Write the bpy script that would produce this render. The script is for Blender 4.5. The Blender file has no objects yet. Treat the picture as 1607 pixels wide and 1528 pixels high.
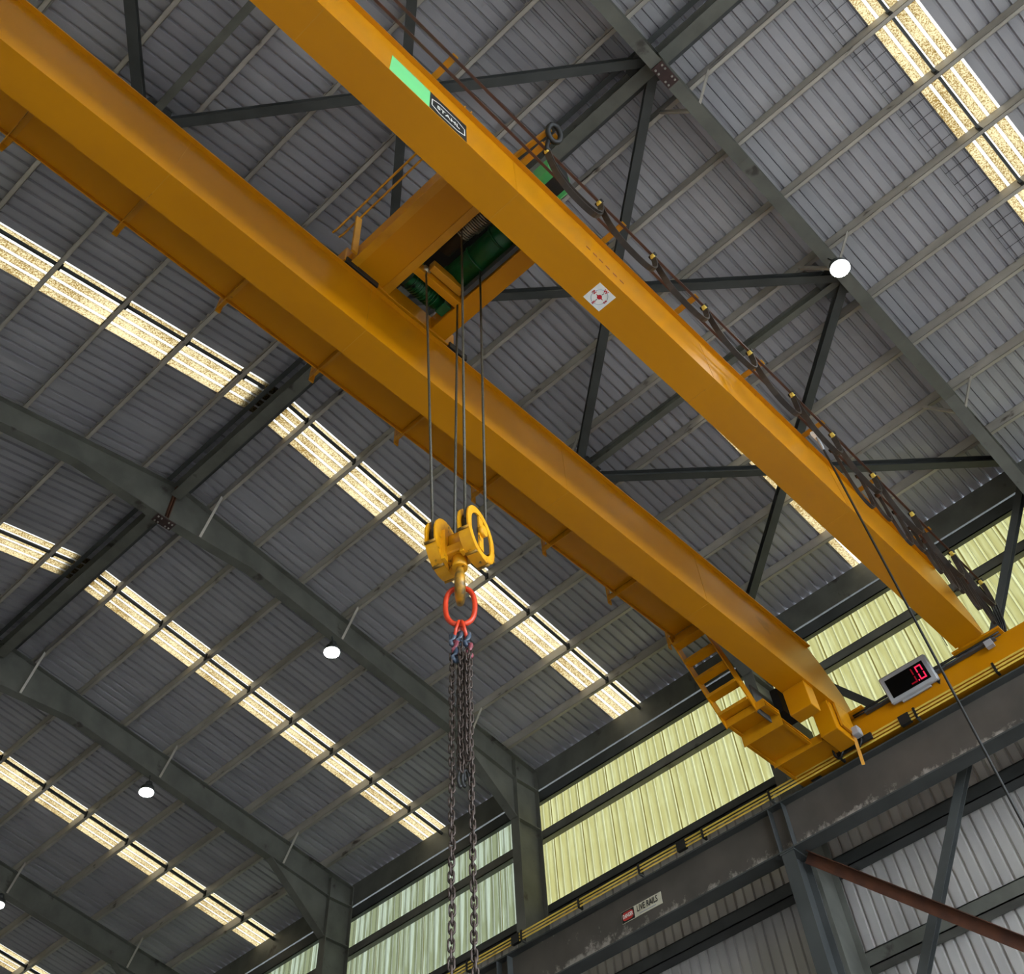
import bpy, math, random
from mathutils import Vector, Matrix

random.seed(7)
sc = bpy.context.scene
COL = sc.collection
PI = math.pi
V = Vector

# ------------------------------------------------------------------ camera
F_PX, CX, CY, W_PX, H_PX = 1483.214, 803.5, 457.0, 1607.0, 1528.0
RIGHT = V((0.72332040, 0.68837582, -0.05428009))
DOWN = V((-0.61887081, 0.61140180, -0.49313969))
FWD = V((-0.30627849, 0.39029036, 0.86825510))
CAM = V((3.65508, -4.99501, 1.6))
cam_data = bpy.data.cameras.new('camera')
cam = bpy.data.objects.new('camera', cam_data)
COL.objects.link(cam)
up, back = -DOWN, -FWD
cam.matrix_world = Matrix(((RIGHT.x, up.x, back.x, CAM.x), (RIGHT.y, up.y, back.y, CAM.y),
                           (RIGHT.z, up.z, back.z, CAM.z), (0, 0, 0, 1)))
cam_data.sensor_width = 36.0
cam_data.sensor_fit = 'HORIZONTAL'
cam_data.lens = F_PX / W_PX * 36.0
cam_data.shift_x = 0.0
cam_data.shift_y = -(H_PX / 2 - CY) / W_PX          # the photo is the lower part of a taller frame
cam_data.clip_start, cam_data.clip_end = 0.05, 300
sc.camera = cam

# ------------------------------------------------------------------ daylight and exposure
SKY = 14.5
LAMP = 60.0
world = bpy.data.worlds.new('overcast_sky')
sc.world = world
world.use_nodes = True
bg = world.node_tree.nodes['Background']
bg.inputs[0].default_value = (0.82, 0.91, 1.0, 1)
bg.inputs[1].default_value = SKY
sc.view_settings.view_transform = 'Standard'
sc.view_settings.look = 'None'
sc.view_settings.gamma = 1.0
sc.view_settings.use_curve_mapping = False
sc.view_settings.exposure = 0.0
sc.cycles.use_denoising = True
sc.cycles.max_bounces = 8
sc.cycles.diffuse_bounces = 5
sc.cycles.sample_clamp_indirect = 6.0

# ------------------------------------------------------------------ building constants
ZR, SLOPE = 15.9626, 0.14969          # underside of the purlins at the ridge, roof pitch
Y1, PP = 0.7334, 1.19205              # first purlin, purlin spacing
PURLIN_H = 0.20
FRAMES = [3, -3, -9, -15, -21]
X_END, X_OPEN = -33.0, 15.0
def zp(y): return ZR - SLOPE * abs(y)

# ------------------------------------------------------------------ materials
def rgb(h):
    h = h.lstrip('#')
    out = []
    for i in (0, 2, 4):
        c = int(h[i:i+2], 16) / 255
        out.append(c / 12.92 if c <= 0.04045 else ((c + 0.055) / 1.055) ** 2.4)
    return tuple(out) + (1,)

def nodes_of(name):
    m = bpy.data.materials.new(name); m.use_nodes = True
    nt = m.node_tree; nt.nodes.clear()
    out = nt.nodes.new('ShaderNodeOutputMaterial')
    return m, nt, out

def surf(name, a, b=None, scale=3.0, rough=0.5, metal=0.0, bump=0.0, spots=None, spot_cut=0.62, spot_scale=5.0,
         stretch=(1, 1, 1), spec=0.5):
    """worn painted or galvanised surface: two tones of noise, optional spots of dirt or rust"""
    m, nt, out = nodes_of(name)
    N, L = nt.nodes, nt.links
    p = N.new('ShaderNodeBsdfPrincipled'); L.new(p.outputs[0], out.inputs[0])
    p.inputs['Roughness'].default_value = rough; p.inputs['Metallic'].default_value = metal
    p.inputs['Specular IOR Level'].default_value = spec
    a = rgb(a) if isinstance(a, str) else a
    b = a if b is None else (rgb(b) if isinstance(b, str) else b)
    tc = N.new('ShaderNodeTexCoord'); mp = N.new('ShaderNodeMapping')
    mp.inputs['Scale'].default_value = stretch
    L.new(tc.outputs['Object'], mp.inputs[0])
    nz = N.new('ShaderNodeTexNoise'); nz.inputs['Scale'].default_value = scale; nz.inputs['Detail'].default_value = 6
    L.new(mp.outputs[0], nz.inputs['Vector'])
    ramp = N.new('ShaderNodeValToRGB'); ramp.color_ramp.elements[0].position = 0.35; ramp.color_ramp.elements[1].position = 0.68
    ramp.color_ramp.elements[0].color = a; ramp.color_ramp.elements[1].color = b
    L.new(nz.outputs[0], ramp.inputs[0])
    col = ramp.outputs[0]
    if spots:
        n2 = N.new('ShaderNodeTexNoise'); n2.inputs['Scale'].default_value = spot_scale; n2.inputs['Detail'].default_value = 8
        L.new(mp.outputs[0], n2.inputs['Vector'])
        r2 = N.new('ShaderNodeValToRGB'); r2.color_ramp.elements[0].position = spot_cut; r2.color_ramp.elements[1].position = spot_cut + 0.08
        L.new(n2.outputs[0], r2.inputs[0])
        mx = N.new('ShaderNodeMix'); mx.data_type = 'RGBA'
        L.new(r2.outputs[0], mx.inputs[0]); L.new(col, mx.inputs[6]); mx.inputs[7].default_value = rgb(spots)
        col = mx.outputs[2]
    L.new(col, p.inputs['Base Color'])
    if bump:
        bp = N.new('ShaderNodeBump'); bp.inputs['Strength'].default_value = bump; bp.inputs['Distance'].default_value = 0.01
        L.new(nz.outputs[0], bp.inputs['Height']); L.new(bp.outputs[0], p.inputs['Normal'])
    return m

def emit(name, color, strength):
    m, nt, out = nodes_of(name)
    e = nt.nodes.new('ShaderNodeEmission'); e.inputs[0].default_value = color; e.inputs[1].default_value = strength
    nt.links.new(e.outputs[0], out.inputs[0])
    return m

def glass_fibre(name, rib_col, clean, dirty, lap_col, pitch, rib_a, rib_b, dirt_scale, cut, stretch=(1, 1, 1), lap=0.0):
    """translucent ribbed sheet: clean ribs, dirt settled in the pans, a darker lap along one edge"""
    m, nt, out = nodes_of(name)
    N, L = nt.nodes, nt.links
    def math_(op, x, y):
        n = N.new('ShaderNodeMath'); n.operation = op
        for i, v in enumerate((x, y)):
            if isinstance(v, (int, float)): n.inputs[i].default_value = v
            else: L.new(v, n.inputs[i])
        return n.outputs[0]
    def mix_(f, x, y):
        n = N.new('ShaderNodeMix'); n.data_type = 'RGBA'; L.new(f, n.inputs[0])
        for i, v in ((6, x), (7, y)):
            if isinstance(v, tuple): n.inputs[i].default_value = v
            else: L.new(v, n.inputs[i])
        return n.outputs[2]
    tc = N.new('ShaderNodeTexCoord'); sp = N.new('ShaderNodeSeparateXYZ'); L.new(tc.outputs['Object'], sp.inputs[0])
    fr = math_('FRACT', math_('DIVIDE', sp.outputs[0], pitch), 0)
    rib = math_('MULTIPLY', math_('GREATER_THAN', fr, rib_a), math_('LESS_THAN', fr, rib_b))
    mp = N.new('ShaderNodeMapping'); mp.inputs['Scale'].default_value = stretch; L.new(tc.outputs['Object'], mp.inputs[0])
    nz = N.new('ShaderNodeTexNoise'); nz.inputs['Scale'].default_value = dirt_scale; nz.inputs['Detail'].default_value = 5
    nz.inputs['Roughness'].default_value = 0.65
    L.new(mp.outputs[0], nz.inputs['Vector'])
    big = N.new('ShaderNodeTexNoise'); big.inputs['Scale'].default_value = 1.3; L.new(tc.outputs['Object'], big.inputs['Vector'])
    ad = math_('ADD', math_('MULTIPLY', big.outputs[0], .35), nz.outputs[0])
    rp = N.new('ShaderNodeValToRGB'); rp.color_ramp.elements[0].position = cut; rp.color_ramp.elements[1].position = cut + 0.16
    L.new(ad, rp.inputs[0])
    col = mix_(rp.outputs[0], clean, dirty)
    col = mix_(rib, col, rib_col)
    if lap: col = mix_(math_('LESS_THAN', sp.outputs[0], lap), col, lap_col)
    tr = N.new('ShaderNodeBsdfTranslucent'); L.new(col, tr.inputs[0])
    df = N.new('ShaderNodeBsdfDiffuse'); L.new(col, df.inputs[0])
    ms = N.new('ShaderNodeMixShader'); ms.inputs[0].default_value = 0.12
    L.new(tr.outputs[0], ms.inputs[1]); L.new(df.outputs[0], ms.inputs[2]); L.new(ms.outputs[0], out.inputs[0])
    return m

RIB = 0.195
M = {}
M['sheet'] = surf('zinc_roof_sheet', '#b2b1b6', '#9c9ba2', 1.6, rough=0.42, metal=0.1, stretch=(1, .25, 1))
M['wall_sheet'] = surf('zinc_wall_sheet', '#c6c2be', '#b2aeac', 1.8, rough=0.45, metal=0.1, stretch=(1, 1, .3))
def tk(r, g, b_, m=1.0):                    # how much daylight the sheet lets through
    k = 2.3 / SKY * m
    return (r*k, g*k, b_*k, 1)
M['skylight'] = glass_fibre('skylight_glass_fibre', tk(1.35, 1.24, 1.05), tk(.88, .69, .37), tk(.29, .165, .04), None, RIB, .71, .97, 42, .60)
M['clerestory'] = glass_fibre('clerestory_glass_fibre', tk(.60, .575, .31), tk(.58, .555, .27), tk(.43, .385, .145), tk(.19, .15, .04), RIB, .74, .80, 6, .56, (1, 1, .05), .028)
M['clerestory_pale'] = glass_fibre('pale_clerestory_glass_fibre', tk(.42, .44, .33), tk(.43, .47, .345), tk(.22, .235, .125), tk(.18, .17, .07), RIB, .74, .80, 9, .57, (1, 1, .06), .028)
M['purlin'] = surf('galvanised_purlin', '#c2bcb2', '#a09a92', 2.5, rough=0.5, metal=0.1, stretch=(.4, 1, 1), spots='#4a3f36', spot_cut=.66)
M['steel'] = surf('grey_green_steel', '#6b6c65', '#575852', 2.0, rough=0.5, spots='#3b3733', spot_cut=.64, spot_scale=2.5)
M['dark_steel'] = surf('dark_blue_grey_steel', '#494c4c', '#3c3f3f', 2.0, rough=0.5)
M['brown_steel'] = surf('runway_brown_steel', '#5a534d', '#4a4641', 1.5, rough=0.55, spots='#7b736c', spot_cut=.70, spot_scale=2.2, bump=.1)
M['rust'] = surf('rusty_steel', '#5b3420', '#46281c', 4.0, rough=0.8, bump=.3)
M['plate'] = surf('primer_splice_plate', '#3f2a28', '#352322', 8.0, rough=0.7)
M['bolt'] = surf('bright_bolt', '#b9b5ae', '#8f8b86', 9, rough=0.3, metal=.7)
M['yellow'] = surf('crane_yellow_paint', (0.58, 0.232, 0.002, 1), (0.50, 0.194, 0.002, 1), .9, rough=0.30, spots='#8a5a08', spot_cut=.70, spot_scale=1.3, stretch=(1, .5, 1), spec=.3)
M['yellow2'] = surf('crane_fitting_yellow', (0.60, 0.262, 0.004, 1), (0.48, 0.20, 0.003, 1), 4, rough=0.4, spots='#5a3a10', spot_cut=.68)
M['hook_yellow'] = surf('worn_hook_yellow', '#e0a010', '#d08e08', 9, rough=0.4, spots='#2a2118', spot_cut=.63, spot_scale=16, bump=.2)
M['hook_steel'] = surf('worn_hook_steel', '#5a4a2a', '#c98f12', 14, rough=0.45, metal=.2)
M['black'] = surf('black_rubber', '#141414', '#1d1c1b', 6, rough=0.55)
M['cable'] = surf('flat_cable', '#2c2724', '#3a332d', 4, rough=0.5)
M['rope'] = surf('wire_rope', '#3d3a34', '#55503f', 60, rough=0.5, metal=.3)
M['red'] = surf('red_master_link', '#c43a18', '#b03014', 14, rough=0.4, spots='#3a1a12', spot_cut=.68, spot_scale=22)
M['blue'] = surf('blue_clutch', '#2b3a4e', '#4a525c', 18, rough=0.45)
M['pink'] = surf('pinkish_tag', '#6e2f38', '#84404a', 18, rough=0.5)
M['chain'] = surf('brown_chain', '#4a3d36', '#332b27', 30, rough=0.45, metal=.45)
M['green'] = surf('hoist_green_paint', '#0f5a2c', '#0b4522', 5, rough=0.4, spots='#07160c', spot_cut=.64, spot_scale=6)
M['green_light'] = surf('light_green_panel', '#52b96a', '#47a65e', 3, rough=0.4)
M['sign_green'] = surf('sign_green', '#7fe08f', '#78d888', 1, rough=0.45)
M['sign_black'] = surf('sign_black', '#1b1d1d', '#232525', 2, rough=0.45)
M['white'] = surf('white_print', '#f0eee8', '#e6e4de', 6, rough=0.5)
M['sign_cream'] = surf('sign_cream', '#d8d2bc', '#c9c3ae', 9, rough=0.5)
M['sign_red'] = surf('sign_red', '#c8302a', '#b52a26', 9, rough=0.5)
M['print_black'] = surf('print_black', '#181818', '#181818', 1, rough=0.6)
M['print_grey'] = surf('print_grey', '#8d93a4', '#8d93a4', 1, rough=0.6)
M['compass_red'] = surf('compass_red', '#b80a1c', '#b80a1c', 1, rough=0.6)
M['bar_yellow'] = surf('conductor_yellow', '#e2c45a', '#cfae44', 2, rough=0.4)
M['rail_brown'] = surf('festoon_rail_brown', '#4a2c1c', '#3a2016', 5, rough=0.5)
M['grey_case'] = surf('grey_housing', '#a7a9ac', '#9b9da0', 4, rough=0.45)
M['screen'] = surf('display_black', '#020202', '#020202', 1, rough=0.4, spec=.1)
M['led'] = emit('red_led', (1.0, .03, .10, 1), 1.1)
M['led_dim'] = emit('dim_red_led', (1.0, .02, .05, 1), .22)
M['lamp_lens'] = emit('lamp_lens', (1.0, .98, .94, 1), LAMP)
M['lamp_case'] = surf('lamp_housing', '#4c5052', '#3c4042', 3, rough=0.5, metal=.3)
M['concrete'] = surf('concrete_floor', '#8f8b84', '#7f7b74', .6, rough=0.7)
M['asphalt'] = surf('asphalt', '#4e4d4b', '#434240', .8, rough=0.9)
M['metal_shine'] = surf('drum_coils', '#b8b09a', '#8c8674', 12, rough=0.3, metal=.8)
M['wheel'] = surf('dark_wheel', '#1c1a18', '#2a2622', 8, rough=0.5)

# ------------------------------------------------------------------ mesh helpers
class MB:
    def __init__(self): self.v, self.f, self.s = [], [], []
    def add(self, vs, fs, smooth=False):
        o = len(self.v)
        self.v += [tuple(p) for p in vs]
        self.f += [tuple(i + o for i in f) for f in fs]
        self.s += [smooth] * len(fs)
        return self
    def box(self, x0, x1, y0, y1, z0, z1):
        vs = [(x, y, z) for z in (z0, z1) for y in (y0, y1) for x in (x0, x1)]
        return self.add(vs, [(0, 2, 3, 1), (4, 5, 7, 6), (0, 1, 5, 4), (2, 6, 7, 3), (0, 4, 6, 2), (1, 3, 7, 5)])
    def frame(self, p0, p1, up=(0, 0, 1)):
        p0, p1 = V(p0), V(p1); d = (p1 - p0).normalized(); u = V(up)
        s = d.cross(u)
        if s.length < 1e-6: s = d.cross(V((1, 0, 0)))
        s.normalize(); u = s.cross(d).normalized()
        return p0, p1, d, s, u
    def prism(self, p0, p1, poly, up=(0, 0, 1), smooth=False):
        """poly: list of (side, up) offsets, swept p0 -> p1"""
        p0, p1, d, s, u = self.frame(p0, p1, up)
        n = len(poly)
        vs = [p0 + s * a + u * b for a, b in poly] + [p1 + s * a + u * b for a, b in poly]
        fs = [(i, (i + 1) % n, n + (i + 1) % n, n + i) for i in range(n)]
        o = len(self.v)
        self.add(vs, fs, smooth)
        self.add([], [])
        self.f += [tuple(o + i for i in reversed(range(n))), tuple(o + n + i for i in range(n))]; self.s += [False, False]
        return self
    def bar(self, p0, p1, w, h, up=(0, 0, 1)):
        return self.prism(p0, p1, [(-w/2, -h/2), (w/2, -h/2), (w/2, h/2), (-w/2, h/2)], up)
    def ibeam(self, p0, p1, w, h, tf, tw, up=(0, 0, 1)):
        """p0, p1 on the centroid line"""
        a, b, c, e = w/2, h/2, tw/2, h/2 - tf
        return self.prism(p0, p1, [(-a, -b), (a, -b), (a, -e), (c, -e), (c, e), (a, e), (a, b), (-a, b), (-a, e), (-c, e), (-c, -e), (-a, -e)], up)
    def angle(self, p0, p1, w, h, t, up=(0, 0, 1)):
        return self.prism(p0, p1, [(-w/2, 0), (w/2, 0), (w/2, t), (-w/2 + t, t), (-w/2 + t, h), (-w/2, h)], up)
    def cyl(self, p0, p1, r, n=16, r1=None, up=(0, 0, 1)):
        p0, p1, d, s, u = self.frame(p0, p1, up)
        r1 = r if r1 is None else r1
        vs = [p0 + (s * math.cos(2*PI*i/n) + u * math.sin(2*PI*i/n)) * r for i in range(n)]
        vs += [p1 + (s * math.cos(2*PI*i/n) + u * math.sin(2*PI*i/n)) * r1 for i in range(n)]
        o = len(self.v)
        self.add(vs, [(i, (i + 1) % n, n + (i + 1) % n, n + i) for i in range(n)], True)
        self.f += [tuple(o + i for i in reversed(range(n))), tuple(o + n + i for i in range(n))]; self.s += [False, False]
        return self
    def tube(self, pts, r, n=8, closed=False, flat=None):
        """round (or flat = (half width vector fn)) tube through pts"""
        pts = [V(p) for p in pts]; m = len(pts); rings = []
        prev = None
        for i, p in enumerate(pts):
            if closed: t = (pts[(i + 1) % m] - pts[i - 1]).normalized()
            else: t = (pts[min(i + 1, m - 1)] - pts[max(i - 1, 0)]).normalized()
            if prev is None:
                a = V((0, 0, 1)) if abs(t.z) < .9 else V((1, 0, 0))
                s = t.cross(a).normalized()
            else:
                s = (prev - t * prev.dot(t)).normalized()
            prev = s; u = t.cross(s)
            rr = r[i] if isinstance(r, (list, tuple)) else r
            rings.append([p + (s * math.cos(2*PI*k/n) + u * math.sin(2*PI*k/n)) * rr for k in range(n)])
        vs = [q for rg in rings for q in rg]
        fs = []
        for i in range(m if closed else m - 1):
            j = (i + 1) % m
            for k in range(n):
                fs.append((i*n + k, i*n + (k+1) % n, j*n + (k+1) % n, j*n + k))
        self.add(vs, fs, True)
        if not closed:
            o = len(self.v) - len(vs)
            self.f += [tuple(o + k for k in reversed(range(n))), tuple(o + (m-1)*n + k for k in range(n))]; self.s += [True, True]
        return self
    def ribbon(self, pts, wide, thick):
        """flat cable: pts, wide = vector across the band, thickness across the path"""
        pts = [V(p) for p in pts]; w = V(wide) * .5; m = len(pts); vs = []
        for i, p in enumerate(pts):
            t = (pts[min(i+1, m-1)] - pts[max(i-1, 0)]).normalized()
            nrm = t.cross(w.normalized()).normalized() * thick * .5
            vs += [p - w - nrm, p + w - nrm, p + w + nrm, p - w + nrm]
        fs = []
        for i in range(m - 1):
            for k in range(4):
                fs.append((i*4 + k, i*4 + (k+1) % 4, i*4 + 4 + (k+1) % 4, i*4 + 4 + k))
        fs += [(3, 2, 1, 0), (4*m-4, 4*m-3, 4*m-2, 4*m-1)]
        return self.add(vs, fs, False)
    def slab(self, poly, axis, a, b):
        """flat polygon (list of 2D) extruded along axis between a and b. axis x: poly=(y,z); y: (x,z); z: (x,y)"""
        def mk(p, c):
            return {'x': (c, p[0], p[1]), 'y': (p[0], c, p[1]), 'z': (p[0], p[1], c)}[axis]
        n = len(poly); vs = [mk(p, a) for p in poly] + [mk(p, b) for p in poly]
        fs = [(i, (i+1) % n, n + (i+1) % n, n + i) for i in range(n)] + [tuple(reversed(range(n))), tuple(range(n, 2*n))]
        return self.add(vs, fs)
    def mesh(self, name):
        me = bpy.data.meshes.new(name); me.from_pydata(self.v, [], self.f)
        me.polygons.foreach_set('use_smooth', self.s); me.update()
        return me
    def build(self, name, mat, parent=None, loc=None, bevel=0.0):
        o = bpy.data.objects.new(name, self.mesh(name)); COL.objects.link(o)
        if mat: o.data.materials.append(M[mat])
        if parent is not None: o.parent = parent
        if loc is not None: o.location = loc
        if bevel:
            b = o.modifiers.new('edge', 'BEVEL'); b.width = bevel; b.segments = 1; b.limit_method = 'ANGLE'
        return o

def fix_normals(o):
    import bmesh
    bm = bmesh.new(); bm.from_mesh(o.data); bmesh.ops.recalc_face_normals(bm, faces=bm.faces); bm.to_mesh(o.data); bm.free()

def thing(name, label, cat, loc=(0, 0, 0), group=None):
    o = bpy.data.objects.new(name, None); COL.objects.link(o); o.location = loc
    o.empty_display_size = .1
    return tag(o, label, cat, group)
def tag(o, label, cat, group=None):
    o['label'] = label; o['category'] = cat
    if group: o['group'] = group
    return o
def struct(o, label=None, cat=None):
    o['kind'] = 'structure'
    if label: o['label'] = label
    if cat: o['category'] = cat
    return o
def empty_struct(name, label, cat):
    o = bpy.data.objects.new(name, None); COL.objects.link(o); return struct(o, label, cat)

def text_part(name, body, size, origin, right, up, mat, parent, depth=.002, cx='CENTER', squeeze=1.0, shear=0.0, bold=0.0):
    cu = bpy.data.curves.new(name, 'FONT'); cu.body = body; cu.size = size; cu.align_x = cx; cu.align_y = 'CENTER'
    cu.extrude = depth; cu.shear = shear; cu.offset = bold; cu.resolution_u = 3
    tmp = bpy.data.objects.new(name, cu); COL.objects.link(tmp)
    bpy.context.view_layer.update()
    me = bpy.data.meshes.new_from_object(tmp)
    bpy.data.objects.remove(tmp); bpy.data.curves.remove(cu)
    r, u = V(right).normalized(), V(up).normalized(); n = r.cross(u)
    mt = Matrix(((r.x*squeeze, u.x, n.x, origin[0]), (r.y*squeeze, u.y, n.y, origin[1]), (r.z*squeeze, u.z, n.z, origin[2]), (0, 0, 0, 1)))
    me.transform(mt); me.materials.clear(); me.materials.append(M[mat])
    o = bpy.data.objects.new(name, me); COL.objects.link(o); o.parent = parent
    return o

ORD = ['', 'first', 'second', 'third', 'fourth', 'fifth', 'sixth', 'seventh', 'eighth', 'ninth']
FRAME_SAY = {3: 'with the dark bolted apex plate, at upper right', -3: 'mostly hidden behind the front crane girder',
             -9: 'behind the hanging chains', -15: 'left of the chains, ending over the pale windows',
             -21: 'crossing the lower left corner', -27: 'furthest back at lower left'}

# ------------------------------------------------------------------ floor and end walls
floor = struct(MB().box(X_END - .4, 15.2, -11, 11, -.2, 0).build('floor', 'concrete'), 'wide bare concrete floor of the workshop', 'floor')

def ribs_profile(w, h=.046):
    pts = []; x = 0.0
    while x < w - 1e-6:
        for dx, dz in ((0, 0), (.135, 0), (.148, h), (.180, h)):
            if x + dx <= w + 1e-6: pts.append((x + dx, dz))
        x += RIB
    pts.append((w, 0))
    return pts

ceiling = empty_struct('ceiling', 'pitched ribbed metal roof seen from below with translucent skylight strips', 'roof')
ROOF_Y = 10.34
_sheet_cache = {}
def roof_sheet(x0, w, side, kind):
    key = (round(w, 3), side, kind)
    if key not in _sheet_cache:
        prof = ribs_profile(w); mb = MB(); n = len(prof)
        ys = [0.02, 2.1, 4.2, 6.3, 8.4, ROOF_Y]
        vs = [(x, side * y, zp(y) + PURLIN_H + z) for y in ys for x, z in prof]
        fs = [(r*n + i, r*n + i + 1, (r+1)*n + i + 1, (r+1)*n + i) for r in range(len(ys) - 1) for i in range(n - 1)]
        mb.add(vs, fs)
        me = mb.mesh(kind); me.materials.append(M['skylight' if kind == 'skylight_sheet' else 'sheet'])
        _sheet_cache[key] = me
    o = bpy.data.objects.new(kind, _sheet_cache[key]); COL.objects.link(o)
    o.parent = ceiling; o.location = (x0, 0, 0)
    return o
SHEET_W = 4 * RIB
# left edge of the skylight sheet in each bay, measured bay by bay
BAYS = [(9, 15, 11.70), (3, 9, 5.69), (-3, 3, -.53), (-9, -3, -6.72), (-15, -9, -12.66), (-21, -15, -18.78), (-27, -21, -24.75), (-33, -27, -30.75)]
SKY_W = 4 * RIB - .015
for b0, b1, sx in BAYS:
    for side in (1, -1):
        roof_sheet(sx, SKY_W, side, 'skylight_sheet')
        x = sx + SKY_W
        while x < b1 - .01:
            w = min(SHEET_W, b1 - x); roof_sheet(x, w, side, 'roof_sheet'); x += w
        x = sx
        while x > b0 + .01:
            w = min(SHEET_W, x - b0); roof_sheet(x - w, w, side, 'roof_sheet'); x -= w
ridge_cap = MB().slab([(-.35, zp(.35) + .26), (0, zp(0) + .30), (.35, zp(.35) + .26), (.35, zp(.35) + .28), (0, zp(0) + .32), (-.35, zp(.35) + .28)], 'x', X_END, X_OPEN)
ridge_cap.build('ridge_cap', 'sheet', ceiling)

# walls
WALL_Y = 10.27
Z_SILL, Z_CTOP = 11.68, 14.02
wall_right = empty_struct('wall_right', 'ribbed metal side wall with a band of translucent yellow-green sheets under the eaves', 'wall')
_wall_cache = {}
def wall_sheet(parent, x0, w, z0, z1, y, side, kind, mat):
    key = (round(w, 3), z0, z1, y, side, mat)
    if key not in _wall_cache:
        prof = ribs_profile(w); mb = MB(); n = len(prof)
        vs = [(x, side * (y + h), z) for z in (z0, z1) for x, h in prof]
        mb.add(vs, [(i, i + 1, n + i + 1, n + i) for i in range(n - 1)])
        me = mb.mesh(kind); me.materials.append(M[mat]); _wall_cache[key] = me
    o = bpy.data.objects.new(kind, _wall_cache[key]); COL.objects.link(o); o.parent = parent; o.location = (x0, 0, 0)
    return o
x = X_END
while x < X_OPEN - .01:
    w = min(SHEET_W, X_OPEN - x)
    wall_sheet(wall_right, x, w, 0.0, Z_SILL, WALL_Y, 1, 'wall_sheet', 'wall_sheet')
    wall_sheet(wall_right, x, w, Z_SILL, Z_CTOP, WALL_Y + .004, 1, 'translucent_sheet', 'clerestory_pale' if x + w < -8.9 else 'clerestory')
    x += w
wall_left = empty_struct('wall_left', 'ribbed metal side wall behind the viewer with a wide open doorway and a translucent band', 'wall')
DOOR_Z = 6.0  # unseen doorway, its height and bay chosen for the daylight it lets in
for i in range(8):
    x0 = X_END + 6*i
    wall_sheet(wall_left, x0, 6.0, DOOR_Z if 3 < x0 + 3 < 9 else 0.0, 11.68, WALL_Y, -1, 'wall_sheet', 'wall_sheet')
    wall_sheet(wall_left, x0, 6.0, 11.68, 14.7, WALL_Y, -1, 'translucent_sheet', 'clerestory')
wall_far = struct(MB().slab([(-10.3, 0), (10.3, 0), (10.3, 14.6), (0, 16.1), (-10.3, 14.6)], 'x', X_END - .1, X_END).build('wall_far', 'wall_sheet'), 'metal end wall at the far end of the workshop', 'wall')
wall_near = struct(MB().slab([(-10.3, 0), (-8.5, 0), (-8.5, 12.0), (8.5, 12.0), (8.5, 0), (10.3, 0), (10.3, 14.6), (0, 16.1), (-10.3, 14.6)], 'x', X_OPEN, X_OPEN + .1).build('wall_near', 'wall_sheet'), 'metal end wall behind the viewer with a tall open doorway', 'wall')  # unseen opening, enlarged to bring in more daylight from this end
yard = struct(MB().slab([(-60, -60), (70, -60), (70, 60), (15.2, 60), (15.2, -11), (-60, -11)], 'z', -.2, -.02).build('floor_yard', 'asphalt'), 'dark asphalt yard outside the open doorway', 'ground')

# eaves beam and girts
eave = MB(); eave.box(X_END, X_OPEN, 10.13, 10.15, 14.13, 14.64); eave.box(X_END, X_OPEN, 10.15, 10.24, 14.60, 14.62); eave.box(X_END, X_OPEN, 10.15, 10.21, 14.13, 14.15)
tag(eave.build('eaves_beam', 'steel'), 'deep grey eaves beam along the top of the wall under the roof edge', 'beam')
def girt(z0, z1, label, mat='dark_steel', y0=10.02, y1=10.25):
    g = MB(); g.box(X_END, X_OPEN, y0, y1, z0, z0 + .015); g.box(X_END, X_OPEN, y0, y0 + .015, z0, z1); g.box(X_END, X_OPEN, y0, y1, z1 - .015, z1)
    tag(g.build('wall_girt', mat), label, 'beam')
girt(13.86, 14.098, 'dark wall girt just above the translucent window band', y0=10.14)
girt(13.02, 13.20, 'grey wall girt across the middle of the translucent window band', 'steel', 10.10)
girt(11.55, 11.70, 'dark wall girt forming the sill under the translucent window band', y0=10.06)
girt(9.78, 9.98, 'dark wall girt seen just under the runway beam', y0=10.0)
girt(8.42, 8.62, 'grey wall girt crossing behind the wall bracing at lower right', 'steel', 10.0)
girt(6.9, 7.1, 'lowest grey wall girt in the lower right corner', 'steel', 10.0)

# ------------------------------------------------------------------ purlins and ridge
for side in (1, -1):
    where = 'on the wall side' if side > 0 else 'on the far slope'
    for k in range(1, 9):
        y = (Y1 + (k - 1) * PP); z = zp(y)
        g = MB()
        a, b = y * side, (y + .075) * side      # web towards the ridge, flanges downhill
        lo, hi = min(a, b), max(a, b)
        g.box(X_END, X_OPEN, lo, hi, z, z + .006)
        g.box(X_END, X_OPEN, min(a, a + .006*side), max(a, a + .006*side), z, z + PURLIN_H)
        g.box(X_END, X_OPEN, lo, hi, z + PURLIN_H - .008, z + PURLIN_H - .002)
        e = b - .006 * side
        g.box(X_END, X_OPEN, min(b, e), max(b, e), z, z + .025)
        say = 'lowest' if k == 8 else ORD[k]
        tag(g.build('roof_purlin', 'purlin'), f'thin galvanised roof purlin, {say} down from the ridge {where}', 'purlin', 'roof purlins')
for side in (1, -1):
    g = MB(); y = .20 * side
    g.box(X_END, X_OPEN, min(y, y + .08*side), max(y, y + .08*side), zp(.2), zp(.2) + .01)
    g.box(X_END, X_OPEN, min(y, y - .01*side), max(y, y - .01*side), zp(.2), zp(.2) + .21)
    tag(g.build('ridge_purlin', 'dark_steel'), 'dark ridge purlin right beside the ridge ' + ('on the wall side' if side > 0 else 'on the far slope'), 'purlin', 'ridge purlins')
segs = list(zip(FRAMES[:3], FRAMES[1:4]))
RSAY = ['between the apex plate and the hoist', 'running from the front girder to the rafter behind the chains', 'running left from the bolted rafter apex', 'far back at the left edge', 'furthest back beyond the left edge']
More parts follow.
